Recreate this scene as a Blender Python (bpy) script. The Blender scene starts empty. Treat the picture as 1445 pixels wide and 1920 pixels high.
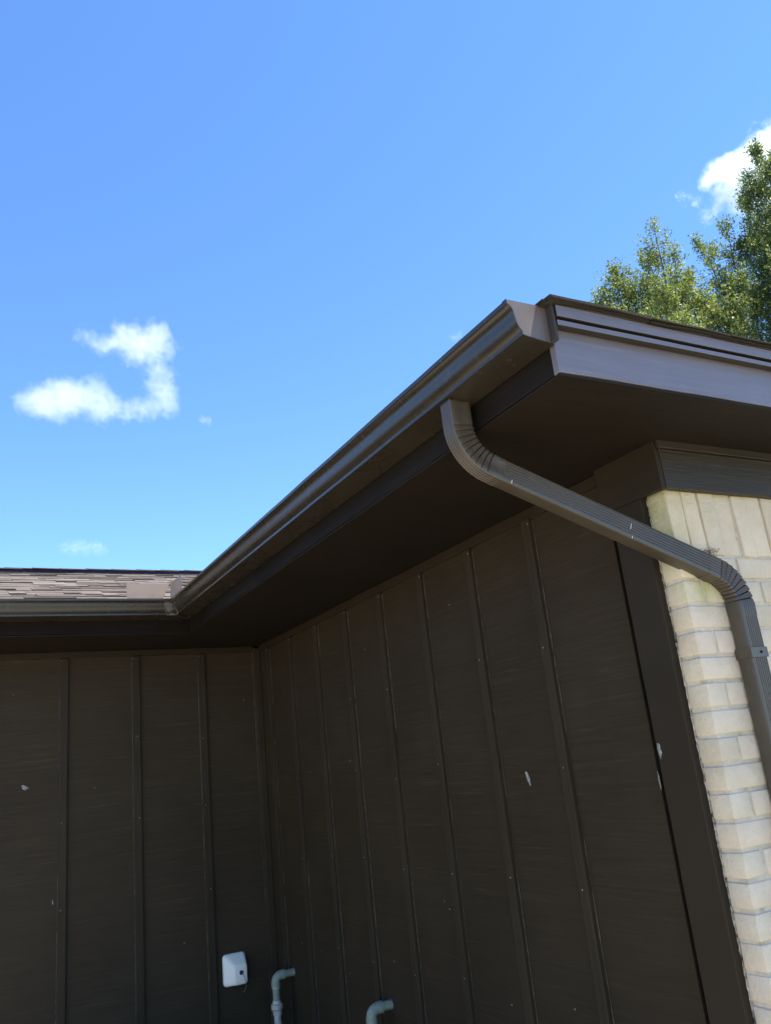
import bpy, bmesh, math, random
import numpy as np
from mathutils import Vector, Matrix

S = bpy.context.scene
C = S.collection
H = 1.55                      # camera height above the ground; shape code below works in heights measured from the lens
rad = math.radians
rnd = random.Random(7)

# ------------------------------------------------------------------ camera, sky, sun, exposure
cam_d = bpy.data.cameras.new('camera')
cam = bpy.data.objects.new('camera', cam_d); C.objects.link(cam); S.camera = cam
cam_d.sensor_fit = 'HORIZONTAL'; cam_d.sensor_width = 36.0
cam_d.lens = 1536.77 / 1445 * 36.0
cam_d.clip_start = 0.05; cam_d.clip_end = 6000
R = [[0.88147833, -0.4607897, -0.10328994], [0.04833728, 0.30562566, -0.950924], [0.46974404, 0.83322615, 0.29167572]]
m = Matrix(((R[0][0], -R[1][0], -R[2][0], 0), (R[0][1], -R[1][1], -R[2][1], 0), (R[0][2], -R[1][2], -R[2][2], H), (0, 0, 0, 1)))
cam.matrix_world = m

SUN_DIR = Vector((0.34, -0.192, 0.92)).normalized()
SUN_EL = math.asin(SUN_DIR.z); SUN_AZ = math.atan2(SUN_DIR.x, SUN_DIR.y)
w = bpy.data.worlds.new('World'); S.world = w; w.use_nodes = True
nt = w.node_tree; nt.nodes.clear()
sky = nt.nodes.new('ShaderNodeTexSky'); sky.sky_type = 'NISHITA'; sky.sun_disc = False
sky.sun_elevation = SUN_EL; sky.sun_rotation = SUN_AZ
sky.air_density = 1.0; sky.dust_density = 0.1; sky.ozone_density = 5.0; sky.altitude = 1500
bg = nt.nodes.new('ShaderNodeBackground'); bg.inputs[1].default_value = 0.140
wo = nt.nodes.new('ShaderNodeOutputWorld')
hs = nt.nodes.new('ShaderNodeHueSaturation'); hs.inputs['Saturation'].default_value = 1.12; hs.inputs['Hue'].default_value = 0.502
nt.links.new(sky.outputs[0], hs.inputs['Color']); nt.links.new(hs.outputs[0], bg.inputs[0]); nt.links.new(bg.outputs[0], wo.inputs[0])
sun_d = bpy.data.lights.new('sun', 'SUN'); sun_d.energy = 4.0; sun_d.angle = rad(0.53); sun_d.color = (1.0, 0.92, 0.79)
sun = bpy.data.objects.new('sun', sun_d); C.objects.link(sun)
sun.rotation_euler = SUN_DIR.to_track_quat('Z', 'Y').to_euler(); sun.location = (0, -5, 12)
S.view_settings.view_transform = 'Standard'; S.view_settings.look = 'None'
S.view_settings.exposure = 1.35; S.view_settings.gamma = 1.0; S.view_settings.use_curve_mapping = False
S.render.engine = 'CYCLES'
S.cycles.use_denoising = True
S.cycles.max_bounces = 10; S.cycles.diffuse_bounces = 6; S.cycles.volume_bounces = 6
S.cycles.transparent_max_bounces = 12

# ------------------------------------------------------------------ materials
def newmat(name):
    mt = bpy.data.materials.new(name); mt.use_nodes = True
    n = mt.node_tree.nodes; n.clear()
    o = n.new('ShaderNodeOutputMaterial'); b = n.new('ShaderNodeBsdfPrincipled')
    mt.node_tree.links.new(b.outputs[0], o.inputs[0])
    return mt, mt.node_tree, b, o
def pos(t, scale=(1, 1, 1)):
    g = t.nodes.new('ShaderNodeNewGeometry'); mp = t.nodes.new('ShaderNodeMapping')
    mp.inputs['Scale'].default_value = scale
    t.links.new(g.outputs['Position'], mp.inputs[0]); return mp.outputs[0]
def noise(t, vec, scale, detail=4, rough=0.6):
    n = t.nodes.new('ShaderNodeTexNoise'); n.inputs['Scale'].default_value = scale
    n.inputs['Detail'].default_value = detail; n.inputs['Roughness'].default_value = rough
    t.links.new(vec, n.inputs['Vector']); return n.outputs[0]
def ramp(t, fac, stops):
    r = t.nodes.new('ShaderNodeValToRGB'); e = r.color_ramp.elements
    while len(e) < len(stops): e.new(0.5)
    for k, (p, c) in enumerate(stops):
        e[k].position = p; e[k].color = (*c, 1) if len(c) == 3 else c
    t.links.new(fac, r.inputs[0]); return r.outputs[0]
def g3(v): return (v, v, v)
def mix(t, a, b, fac, mode='MIX'):
    x = t.nodes.new('ShaderNodeMix'); x.data_type = 'RGBA'; x.blend_type = mode
    for k, v in ((0, fac), (6, a), (7, b)):
        if isinstance(v, (int, float)): x.inputs[k].default_value = v
        elif isinstance(v, tuple): x.inputs[k].default_value = (*v, 1)
        else: t.links.new(v, x.inputs[k])
    return x.outputs[2]
def mth(t, op, a, b=None, c=None, clamp=False):
    x = t.nodes.new('ShaderNodeMath'); x.operation = op; x.use_clamp = clamp
    for k, v in enumerate((a, b, c)):
        if v is None: continue
        if isinstance(v, (int, float)): x.inputs[k].default_value = v
        else: t.links.new(v, x.inputs[k])
    return x.outputs[0]
def bump(t, b, h, strength, dist=0.002):
    x = t.nodes.new('ShaderNodeBump'); x.inputs['Strength'].default_value = strength; x.inputs['Distance'].default_value = dist
    t.links.new(h, x.inputs['Height']); t.links.new(x.outputs[0], b.inputs['Normal'])
def setc(t, b, v):
    if isinstance(v, tuple): b.inputs['Base Color'].default_value = (*v, 1)
    else: t.links.new(v, b.inputs['Base Color'])

def mat_paint(name, col, rough, streak=None, bstr=0.5, spec=0.5, flecks=False, var=0.25):
    """brown house paint on rough wood; streak = stretch of the grain along the board"""
    mt, t, b, o = newmat(name)
    dk = tuple(c * (1 - var) for c in col); lt = tuple(c * (1 + var) for c in col)
    big = noise(t, pos(t), 2.2, 3)
    c = ramp(t, big, [(0.3, dk), (0.7, lt)])
    if streak:
        s = noise(t, pos(t, streak), 1.0, 5, 0.65)
        sc = ramp(t, s, [(0.33, g3(0.86)), (0.5, g3(0.97)), (0.64, g3(1.06)), (0.74, g3(1.4))])
        c = mix(t, c, sc, 1.0, 'MULTIPLY')
        # whole bands of the grain scrape lighter, patchily
        s2 = noise(t, pos(t, tuple(v * 1.3 if v > 20 else v * 1.3 for v in streak)), 1.0, 3)
        patch = noise(t, pos(t), 3.1, 2)
        f = mth(t, 'MULTIPLY', ramp(t, s2, [(0.60, g3(0)), (0.68, g3(1))]), ramp(t, patch, [(0.42, g3(0.08)), (0.65, g3(0.6))]))
        c = mix(t, c, tuple(v * 1.9 for v in col), f)
        h = mth(t, 'ADD', s, mth(t, 'MULTIPLY', noise(t, pos(t), 260, 2), 0.25))
        bump(t, b, h, bstr, 0.003)
    else:
        bump(t, b, noise(t, pos(t), 70, 3), bstr * 0.4, 0.001)
    if flecks:
        v = t.nodes.new('ShaderNodeTexVoronoi'); v.inputs['Scale'].default_value = 9.0
        t.links.new(pos(t), v.inputs['Vector'])
        near = mth(t, 'LESS_THAN', v.outputs['Distance'], 0.024)
        sp = t.nodes.new('ShaderNodeSeparateColor'); t.links.new(v.outputs['Color'], sp.inputs[0])
        pick = mth(t, 'GREATER_THAN', sp.outputs[0], 0.86)
        c = mix(t, c, (0.4, 0.38, 0.3), mth(t, 'MULTIPLY', near, pick))
    setc(t, b, c)
    b.inputs['Roughness'].default_value = rough; b.inputs['Specular IOR Level'].default_value = spec
    return mt
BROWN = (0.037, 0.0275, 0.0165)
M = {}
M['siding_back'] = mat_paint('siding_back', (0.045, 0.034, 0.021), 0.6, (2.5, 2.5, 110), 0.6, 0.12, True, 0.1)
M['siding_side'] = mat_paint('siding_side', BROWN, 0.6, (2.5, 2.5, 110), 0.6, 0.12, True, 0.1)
M['batten'] = mat_paint('batten', (0.038, 0.029, 0.018), 0.55, (90, 90, 3), 0.5, 0.15, True, 0.1)
M['trim'] = mat_paint('trim', (0.031, 0.0235, 0.015), 0.5, None, 0.4, 0.14, True, 0.1)
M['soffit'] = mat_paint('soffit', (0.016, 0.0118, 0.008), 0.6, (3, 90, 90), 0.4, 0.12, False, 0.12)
M['fascia'] = mat_paint('fascia', (0.132, 0.115, 0.130), 0.5, (2.2, 60, 60), 0.30, 0.9, False, 0.12)  # same brown boards; sky light on the front face is put into this lighter tone
M['fascia_shaded'] = mat_paint('fascia_shaded', (0.012, 0.009, 0.006), 0.6, (2.2, 60, 60), 0.30, 0.05, False)  # same fascia paint, darkened to paint in the shade under the gutter
M['fascia_side_shaded'] = mat_paint('fascia_side_shaded', (0.013, 0.010, 0.0075), 0.55, (60, 2.2, 60), 0.35, 0.08, False)  # wing-side fascia, gutter shade painted into its colour likewise
M['frieze'] = mat_paint('frieze', (0.033, 0.026, 0.018), 0.45, (3, 110, 110), 0.5, 0.28, False, 0.12)

def mat_metal(name, col, rough, spec=0.5):
    mt, t, b, o = newmat(name)
    n = noise(t, pos(t), 6, 4)
    c = ramp(t, n, [(0.3, tuple(v * 0.86 for v in col)), (0.7, tuple(v * 1.1 for v in col))])
    dirt = ramp(t, noise(t, pos(t, (1, 1, 0.4)), 45, 3), [(0.62, g3(0)), (0.74, g3(0.35))])
    c = mix(t, c, (0.12, 0.10, 0.075), dirt)
    setc(t, b, c)
    t.links.new(ramp(t, n, [(0.3, g3(rough * 0.85)), (0.7, g3(rough * 1.2))]), b.inputs['Roughness'])
    b.inputs['Specular IOR Level'].default_value = spec
    bump(t, b, noise(t, pos(t), 12, 2), 0.08, 0.004)
    return mt
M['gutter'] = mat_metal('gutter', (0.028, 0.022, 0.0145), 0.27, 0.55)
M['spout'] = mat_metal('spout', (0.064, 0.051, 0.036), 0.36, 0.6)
M['guard'] = mat_metal('guard', (0.29, 0.215, 0.165), 0.45, 0.5)
M['flash'] = mat_metal('flash', (0.115, 0.092, 0.078), 0.40, 0.5)
def plain(name, col, rough=0.6, spec=0.5, metal=0.0, nscale=20, var=0.15, b_s=0.1):
    mt, t, b, o = newmat(name)
    n = noise(t, pos(t), nscale, 4)
    setc(t, b, ramp(t, n, [(0.3, tuple(v * (1 - var) for v in col)), (0.7, tuple(min(1, v * (1 + var)) for v in col))]))
    b.inputs['Roughness'].default_value = rough; b.inputs['Specular IOR Level'].default_value = spec
    b.inputs['Metallic'].default_value = metal
    bump(t, b, n, b_s, 0.002)
    return mt
M['seal'] = plain('seal', (0.13, 0.13, 0.08), 0.35)
M['black'] = plain('black', (0.008, 0.008, 0.008), 0.9, 0.1)
M['vent'] = plain('vent', (0.030, 0.022, 0.042), 0.8, 0.2)
M['caulk_highlight'] = plain('caulk_highlight', (0.085, 0.075, 0.060), 0.7, 0.3, 0, 30, 0.7, 0.2)  # paler than the battens: the highlight along their edges, painted in
M['white_plastic'] = plain('white_plastic', (0.90, 0.88, 0.78), 0.4, 0.5, 0, 9, 0.04, 0.02)
M['knob'] = plain('knob', (0.012, 0.014, 0.07), 0.35)
M['wire'] = plain('wire', (0.2, 0.2, 0.2), 0.5)
M['pvc'] = plain('pvc', (0.235, 0.275, 0.215), 0.5, 0.4, 0, 25, 0.22, 0.05)
M['pvc_white'] = plain('pvc_white', (0.47, 0.44, 0.39), 0.5, 0.4, 0, 30, 0.2, 0.05)
M['spackle'] = plain('spackle', (0.26, 0.255, 0.23), 0.9, 0.1, 0, 120, 0.5, 0.5)
M['scratch'] = plain('scratch', (0.75, 0.74, 0.68), 0.6)
M['nest'] = plain('nest', (0.26, 0.19, 0.10), 0.95, 0.1, 0, 200, 0.6, 0.8)
M['wood_raw'] = plain('wood_raw', (0.04, 0.032, 0.028), 0.8)

def mat_brick():
    mt, t, b, o = newmat('brick')
    g = t.nodes.new('ShaderNodeNewGeometry'); oi = t.nodes.new('ShaderNodeObjectInfo')
    p = pos(t)
    big = ramp(t, noise(t, p, 9, 3), [(0.3, (0.62, 0.52, 0.395)), (0.72, (0.73, 0.63, 0.49))])
    tint = ramp(t, oi.outputs['Random'], [(0.0, (0.94, 0.925, 0.89)), (0.5, (1.0, 0.99, 0.97)), (1.0, (1.04, 1.0, 0.98))])
    c = mix(t, big, tint, 1.0, 'MULTIPLY')
    sp = ramp(t, noise(t, p, 150, 3, 0.7), [(0.60, g3(0)), (0.72, g3(0.45))])
    c = mix(t, c, (0.30, 0.27, 0.22), sp)
    # yellow-green algae: under the frieze, round the spout's elbow, and high on the return; the return's overall tint is lawn-reflected light painted in
    sx = t.nodes.new('ShaderNodeSeparateXYZ'); t.links.new(g.outputs['Position'], sx.inputs[0])
    n = noise(t, p, 22, 4)
    def ball(cx, cy, cz, r):
        d = t.nodes.new('ShaderNodeVectorMath'); d.operation = 'DISTANCE'; d.inputs[1].default_value = (cx, cy, cz + H)
        t.links.new(g.outputs['Position'], d.inputs[0])
        return mth(t, 'SUBTRACT', 1.0, mth(t, 'DIVIDE', d.outputs['Value'], r), clamp=True)
    top = mth(t, 'SUBTRACT', 1.0, mth(t, 'MULTIPLY', mth(t, 'SUBTRACT', 0.70 + H, sx.outputs[2]), 22.0), clamp=True)
    a = mth(t, 'ADD', mth(t, 'MULTIPLY', top, 0.22), mth(t, 'MULTIPLY', ball(2.0, 1.667, 0.405, 0.10), 1.0))
    a = mth(t, 'ADD', a, mth(t, 'MULTIPLY', ball(1.916, 1.70, 0.62, 0.18), 0.55))
    ret = mth(t, 'MULTIPLY', mth(t, 'LESS_THAN', sx.outputs[0], 1.918), ramp(t, sx.outputs[2], [(0.0, g3(0)), (1.0, g3(1))]))
    low = mth(t, 'MULTIPLY', mth(t, 'SUBTRACT', sx.outputs[2], H - 0.9), 0.16, clamp=True)
    a = mth(t, 'ADD', a, mth(t, 'MULTIPLY', mth(t, 'LESS_THAN', sx.outputs[0], 1.918), low))  # greenish wash over the return: light off the lawn put into the colour
    f = mth(t, 'MULTIPLY', a, ramp(t, n, [(0.3, g3(0.35)), (0.6, g3(1.0))]), clamp=True)
    c = mix(t, c, (0.46, 0.45, 0.16), f)
    setc(t, b, c); b.inputs['Roughness'].default_value = 0.85; b.inputs['Specular IOR Level'].default_value = 0.25
    h = mth(t, 'ADD', noise(t, p, 60, 5, 0.7), mth(t, 'MULTIPLY', noise(t, p, 11, 2), 1.5))
    bump(t, b, h, 0.8, 0.005)
    return mt
M['brick'] = mat_brick()
def mat_mortar():
    mt, t, b, o = newmat('mortar'); p = pos(t)
    c = ramp(t, noise(t, p, 14, 5, 0.7), [(0.25, (0.46, 0.40, 0.31)), (0.7, (0.69, 0.61, 0.48))])
    c = mix(t, c, (0.20, 0.22, 0.10), ramp(t, noise(t, p, 17, 3), [(0.60, g3(0)), (0.72, g3(0.5))]))
    c = mix(t, c, (0.06, 0.05, 0.04), ramp(t, noise(t, p, 90, 2), [(0.70, g3(0)), (0.76, g3(0.6))]))
    setc(t, b, c); b.inputs['Roughness'].default_value = 0.95; b.inputs['Specular IOR Level'].default_value = 0.1
    bump(t, b, noise(t, p, 90, 5, 0.75), 0.8, 0.005)
    return mt
M['mortar'] = mat_mortar()
def mat_shingle(island=False):
    mt, t, b, o = newmat('shingle'); p = pos(t)
    if island:
        g = t.nodes.new('ShaderNodeNewGeometry'); r = g.outputs['Random Per Island']
    else:
        oi = t.nodes.new('ShaderNodeObjectInfo'); r = oi.outputs['Random']
    c = ramp(t, r, [(0.0, (0.070, 0.056, 0.045)), (0.3, (0.112, 0.091, 0.075)), (0.7, (0.155, 0.130, 0.109)), (1.0, (0.20, 0.172, 0.147))])
    gr = ramp(t, noise(t, p, 420, 2, 0.8), [(0.3, g3(0.6)), (0.5, g3(1.0)), (0.72, g3(1.5))])
    c = mix(t, c, gr, 1.0, 'MULTIPLY')
    c = mix(t, c, ramp(t, noise(t, p, 5, 3), [(0.3, g3(0.8)), (0.7, g3(1.15))]), 1.0, 'MULTIPLY')
    setc(t, b, c); b.inputs['Roughness'].default_value = 0.95; b.inputs['Specular IOR Level'].default_value = 0.15
    bump(t, b, noise(t, p, 420, 2), 0.5, 0.002)
    return mt
M['shingle_edge'] = plain('shingle_edge', (0.042, 0.036, 0.028), 0.95, 0.1, 0, 300, 0.5, 0.6)
M['shingle'] = mat_shingle(); M['shingle_field'] = mat_shingle(True)
def mat_grass():
    mt, t, b, o = newmat('grass'); p = pos(t)
    c = ramp(t, noise(t, p, 1.3, 5), [(0.3, (0.085, 0.115, 0.030)), (0.55, (0.14, 0.165, 0.055)), (0.75, (0.22, 0.20, 0.09))])
    c = mix(t, c, ramp(t, noise(t, p, 90, 2), [(0.3, g3(0.6)), (0.7, g3(1.3))]), 1.0, 'MULTIPLY')
    setc(t, b, c); b.inputs['Roughness'].default_value = 0.9
    bump(t, b, noise(t, p, 60, 3), 0.8, 0.03)
    return mt
M['grass'] = mat_grass()
M['bounce_concrete'] = plain('bounce_concrete', (0.56, 0.50, 0.39), 0.9, 0.2, 0, 3, 0.15, 0.3)  # pale surface of the unseen slabs that bounce light onto the walls
M['bark'] = plain('bark', (0.10, 0.085, 0.07), 0.95, 0.1, 0, 9, 0.4, 0.9)
def mat_leaf(name, c0, c1, c2):
    mt, t, b, o = newmat(name)
    g = t.nodes.new('ShaderNodeNewGeometry')
    c = ramp(t, g.outputs['Random Per Island'], [(0.0, c0), (0.55, c1), (1.0, c2)])
    c = mix(t, c, ramp(t, noise(t, pos(t), 1.4, 2), [(0.35, g3(0.75)), (0.65, g3(1.25))]), 1.0, 'MULTIPLY')
    setc(t, b, c); b.inputs['Roughness'].default_value = 0.45; b.inputs['Specular IOR Level'].default_value = 0.35
    tr = t.nodes.new('ShaderNodeBsdfTranslucent')
    t.links.new(mix(t, c, (1.6, 1.75, 0.7), 1.0, 'MULTIPLY'), tr.inputs[0])
    ms = t.nodes.new('ShaderNodeMixShader'); ms.inputs[0].default_value = 0.42
    t.links.new(b.outputs[0], ms.inputs[1]); t.links.new(tr.outputs[0], ms.inputs[2])
    t.links.new(ms.outputs[0], o.inputs[0])
    return mt
M['leaf'] = mat_leaf('leaf', (0.09, 0.115, 0.055), (0.17, 0.20, 0.088), (0.27, 0.285, 0.13))
M['leaf_dark'] = mat_leaf('leaf_dark', (0.07, 0.095, 0.045), (0.145, 0.175, 0.078), (0.23, 0.25, 0.115))

# ------------------------------------------------------------------ builders
WLOC = {}
def wloc(o): return WLOC.get(o.name, Vector((0, 0, 0))) if o else Vector((0, 0, 0))
def thing(name, label, cat, loc, group=None, kind=None):
    o = bpy.data.objects.new(name, None); C.objects.link(o); o.empty_display_size = 0.1
    o.location = loc; WLOC[o.name] = Vector(loc)
    o['label'] = label; o['category'] = cat
    if group: o['group'] = group
    return o
def place(mesh, name, worldloc, parent=None, label=None, rot=None):
    o = bpy.data.objects.new(name, mesh); C.objects.link(o)
    WLOC[o.name] = Vector(worldloc)
    if parent: o.parent = parent
    o.location = Vector(worldloc) - wloc(parent)
    if rot: o.rotation_euler = rot
    if label: o['label'] = label
    return o
class MB:
    def __init__(s): s.v = []; s.f = []
    def add(s, vs, fs):
        k = len(s.v); s.v += [tuple(v) for v in vs]; s.f += [tuple(i + k for i in f) for f in fs]; return s
    def box(s, x0, x1, y0, y1, z0, z1):
        return s.add([(x0, y0, z0), (x1, y0, z0), (x1, y1, z0), (x0, y1, z0), (x0, y0, z1), (x1, y0, z1), (x1, y1, z1), (x0, y1, z1)],
                     [(0, 3, 2, 1), (4, 5, 6, 7), (0, 1, 5, 4), (1, 2, 6, 5), (2, 3, 7, 6), (3, 0, 4, 7)])
    def sweep(s, rings, closed=True, caps=True):
        """rings: lists of equal length of points"""
        n = len(rings[0]); vs = [p for r in rings for p in r]; fs = []
        for i in range(len(rings) - 1):
            for j in range(n if closed else n - 1):
                a = i * n + j; b = i * n + (j + 1) % n
                fs.append((a, b, b + n, a + n))
        if caps: fs.append(tuple(range(n - 1, -1, -1))); fs.append(tuple((len(rings) - 1) * n + j for j in range(n)))
        return s.add(vs, fs)
    def tube(s, pts, r, n=10, caps=True):
        pts = [Vector(p) for p in pts]; rr = r if isinstance(r, (list, tuple)) else [r] * len(pts)
        t0 = (pts[1] - pts[0]).normalized(); up = Vector((0, 0, 1)) if abs(t0.z) < .9 else Vector((1, 0, 0))
        u = t0.cross(up).normalized(); rings = []
        for i, p in enumerate(pts):
            t = (pts[min(i + 1, len(pts) - 1)] - pts[max(i - 1, 0)]).normalized()
            u = (u - t * u.dot(t)).normalized(); v = t.cross(u)
            rings.append([p + (u * math.cos(a) + v * math.sin(a)) * rr[i] for a in [2 * math.pi * k / n for k in range(n)]])
        return s.sweep(rings, True, caps)
    def build(s, name, mat, parent=None, bevel=0, smooth=False, label=None, seg=2, solidify=0):
        xs = np.array(s.v, float); xs[:, 2] += H
        lo = xs.min(0); hi = xs.max(0); org = Vector(((lo[0] + hi[0]) / 2, (lo[1] + hi[1]) / 2, lo[2]))
        me = bpy.data.meshes.new(name); me.from_pydata([tuple(v) for v in (xs - np.array(org))], [], s.f); me.update()
        bm = bmesh.new(); bm.from_mesh(me); bmesh.ops.recalc_face_normals(bm, faces=bm.faces); bm.to_mesh(me); bm.free()
        me.materials.append(mat)
        if smooth:
            me.polygons.foreach_set('use_smooth', [True] * len(me.polygons))
            me.set_sharp_from_angle(angle=rad(38 if smooth is True else smooth))
        o = place(me, name, org, parent, label)
        if solidify:
            md = o.modifiers.new('thick', 'SOLIDIFY'); md.thickness = solidify; md.offset = 0
        if bevel:
            md = o.modifiers.new('bevel', 'BEVEL'); md.width = bevel; md.segments = seg; md.limit_method = 'ANGLE'
        return o
def box(name, mat, parent, x0, x1, y0, y1, z0, z1, bevel=0.0015, label=None):
    return MB().box(x0, x1, y0, y1, z0, z1).build(name, mat, parent, bevel, label=label)
def wavy_board(name, mat, parent, axis, a0, a1, b0, b1, z0, z1, amp=0.0015, n=40, seed=0, bevel=0.0015, label=None):
    """a long board along axis with slightly uneven edges"""
    r = random.Random(seed); rings = []
    ph = [r.uniform(0, 6.28) for _ in range(6)]
    for i in range(n + 1):
        a = a0 + (a1 - a0) * i / n
        d = [amp * (math.sin(a * 5.1 + ph[k]) + 0.6 * math.sin(a * 17 + ph[k] * 2) + 0.4 * r.uniform(-1, 1)) for k in range(4)]
        pr = [(b0, z0 + d[0]), (b1, z0 + d[1]), (b1, z1 + d[2]), (b0, z1 + d[3])]
        rings.append([(a, b, z) if axis == 'x' else (b, a, z) for b, z in pr])
    return MB().sweep(rings).build(name, mat, parent, bevel, label=label, seg=1)

# ------------------------------------------------------------------ ground (structure)
def sheet(name, mat, x0, x1, y0, y1, z):
    me = bpy.data.meshes.new(name); me.from_pydata([(x0, y0, 0), (x1, y0, 0), (x1, y1, 0), (x0, y1, 0)], [], [(0, 1, 2, 3)]); me.materials.append(mat)
    o = bpy.data.objects.new(name, me); C.objects.link(o); o.location = (0, 0, z); o['kind'] = 'structure'; return o
sheet('ground', M['grass'], -1500, 1500, -1500, 1500, 0)
sheet('bounce_slab_front', M['bounce_concrete'], -16.0, 16.0, -15.0, -0.6, 0.004)  # unseen slab, added to bounce sunlight onto the shaded walls and brick
sheet('bounce_slab_side', M['bounce_concrete'], -16.0, 1.4, -0.6, 5.2, 0.004)  # unseen too, added and sized to lift the light on the back wall

# ------------------------------------------------------------------ the house
XB, YB, YW = 1.916, 1.667, 5.357          # side wall plane, brick front plane, back wall plane
XS = 1.912                                # siding face of the side wall
ZS = 0.849                                # soffit underside
house = thing('house', 'dark brown single-storey house with vertical battens, cream brick corner and low shingled roof', 'house', (1.9, 4.0, 0))

# back wall (faces the camera)
bw = box('back_wall', M['black'], house, -5.9, 1.93, YW + 0.012, YW + 0.15, -H, 1.0, 0)
bats = [-5.45 + 0.4064 * k for k in range(15)]
bats = [x for x in bats if x < 0.1] + [0.243, 0.645, 1.068, 1.488]
edges = [-5.9] + [b + 0.022 for b in bats] + [XS]
for i in range(len(edges) - 1):
    box('siding_panel', M['siding_back'], bw, edges[i] + 0.0005, edges[i + 1] - 0.0005, YW, YW + 0.011, -H + 0.1, 0.815)
for x in bats:
    box('batten', M['batten'], bw, x, x + 0.044, YW - 0.019, YW - 0.0015, -H + 0.1, 0.808, 0.002)
box('corner_batten', M['batten'], bw, XS - 0.048, XS - 0.001, YW - 0.034, YW - 0.0015, -H + 0.1, 0.835, 0.004)
wavy_board('soffit_moulding', M['trim'], bw, 'x', -5.9, XS - 0.05, YW - 0.024, YW - 0.002, 0.812, ZS - 0.001, 0.0008, 60, 3)

# side wall (faces left)
sw = box('side_wall', M['black'], house, XS + 0.012, XS + 0.15, 1.80, YW + 0.14, -H, 1.0, 0)
ybs = [2.297 + 0.4064 * k for k in range(8)]
edges = [1.911] + [b + 0.022 for b in ybs] + [YW - 0.001]
for i in range(len(edges) - 1):
    box('siding_panel', M['siding_side'], sw, XS, XS + 0.011, edges[i] + 0.0005, edges[i + 1] - 0.0005, -H + 0.1, 0.83)
for y in ybs:
    box('batten', M['batten'], sw, XS - 0.019, XS - 0.0012, y, y + 0.044, -H + 0.1, 0.805 if y > 2.5 else 0.812, 0.002)
wavy_board('soffit_moulding', M['trim'], sw, 'y', 1.906, YW - 0.036, XS - 0.013, XS - 0.001, 0.808, ZS - 0.001, 0.0008, 40, 4)
def caulk_highlight(parent, fx, z0, z1, seed):
    r3 = random.Random(seed); pts = []; rr3 = []
    n3 = 90; on = 1.0
    for i in range(n3 + 1):
        if r3.random() < .08: on = r3.choice((0.25, 0.6, 1.0, 1.0))
        z = z0 + (z1 - z0) * i / n3; pts.append((*fx, z)); rr3.append(0.0021 * on * r3.uniform(.7, 1.2))
    MB().tube(pts, rr3, 5).build('caulk', M['caulk_highlight'], parent)  # thin bead whose pale tone paints the light edge of the batten
for k, y in enumerate(ybs): caulk_highlight(sw, (XS, y - 0.0006), -H + .1, 0.80, 200 + k)
for k, x in enumerate(bats[-4:]): caulk_highlight(bw, (x - 0.0006, YW - 0.001), -H + .1, 0.80, 300 + k)
caulk_highlight(bw, (XS - 0.0485, YW - 0.002), -H + .1, 0.82, 400)
# trim post between siding and brick
wavy = MB(); rr_ = random.Random(5); rings = []
for i in range(41):
    z = -H + 0.1 + (0.72 + H - 0.1) * i / 40
    e = rr_.uniform(-0.0012, 0.0012)
    rings.append([(1.888, 1.7435 + e, z), (1.888, 1.8745 + rr_.uniform(-0.0008, 0.0008), z), (1.925, 1.8745, z), (1.925, 1.7435 + e * 0.6, z)])
wavy.sweep(rings).build('trim_board', M['trim'], sw, 0.003, seg=2)
# ragged caulk between the trim board and the brick
ck = MB(); rings = []
for i in range(241):
    z = -H + 0.1 + (0.70 + H - 0.1) * i / 240
    wv = 0.0024 + 0.0012 * math.sin(i * 0.11) + rr_.uniform(-0.0006, 0.0009)
    if rr_.random() < 0.06: wv *= 0.3
    rings.append([(1.9135 + rr_.uniform(-0.001, 0.001), 1.7425, z), (1.9115 + rr_.uniform(-0.002, 0.002), 1.7425 - wv * 0.5, z), (1.9162, 1.7425 - max(wv, 0.0006) - 0.001, z), (1.925, 1.7425, z)])
ck.sweep(rings).build('caulk', plain('caulk', (0.26, 0.235, 0.20), 0.9, 0.1, 0, 60, 0.95, 0.8), sw)

# brick wall
brw = box('brick_wall', M['mortar'], house, 1.9205, 5.2, YB + 0.0045, 1.7425, -H, 0.86, 0)
def brick_mesh(lx, ly, lz, seed):
    r = random.Random(seed); bm = bmesh.new(); bmesh.ops.create_cube(bm, size=1)
    for v in bm.verts:
        v.co.x *= lx + r.uniform(-.0025, .0025); v.co.y *= ly; v.co.z *= lz + r.uniform(-.003, .003)
        v.co.x += r.uniform(-.0012, .0012); v.co.z += r.uniform(-.0012, .0012)
    bmesh.ops.bevel(bm, geom=bm.edges[:] , offset=0.0030 + r.uniform(-.0008, .0012), segments=2, affect='EDGES', profile=0.5)
    for v in bm.verts:
        n = math.sin(v.co.x * 61 + seed) * math.sin(v.co.z * 83 + seed * 2)
        v.co.x += 0.0007 * n; v.co.z += 0.0007 * n
    me = bpy.data.meshes.new('brick'); bm.to_mesh(me); bm.free(); me.materials.append(M['brick'])
    me.polygons.foreach_set('use_smooth', [True] * len(me.polygons)); me.set_sharp_from_angle(angle=rad(60))
    return me
stretch = [brick_mesh(0.243, 0.071, 0.0635, k) for k in range(6)]
heads = [brick_mesh(0.0735, 0.075, 0.0635, 20 + k) for k in range(5)]
cornerS = [brick_mesh(0.243, 0.075, 0.0635, 70 + k) for k in range(4)]
soldier = [brick_mesh(0.0635, 0.071, 0.203, 40 + k) for k in range(5)]
soldierc = brick_mesh(0.0635, 0.075, 0.203, 50)
def put_brick(me, x, y, z, tw=.006, lean=.005):
    place(me, 'brick', (x, y, z + H), brw, rot=(rnd.uniform(-.006, .006), rnd.uniform(-lean, lean), rnd.uniform(-tw, tw)))
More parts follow.
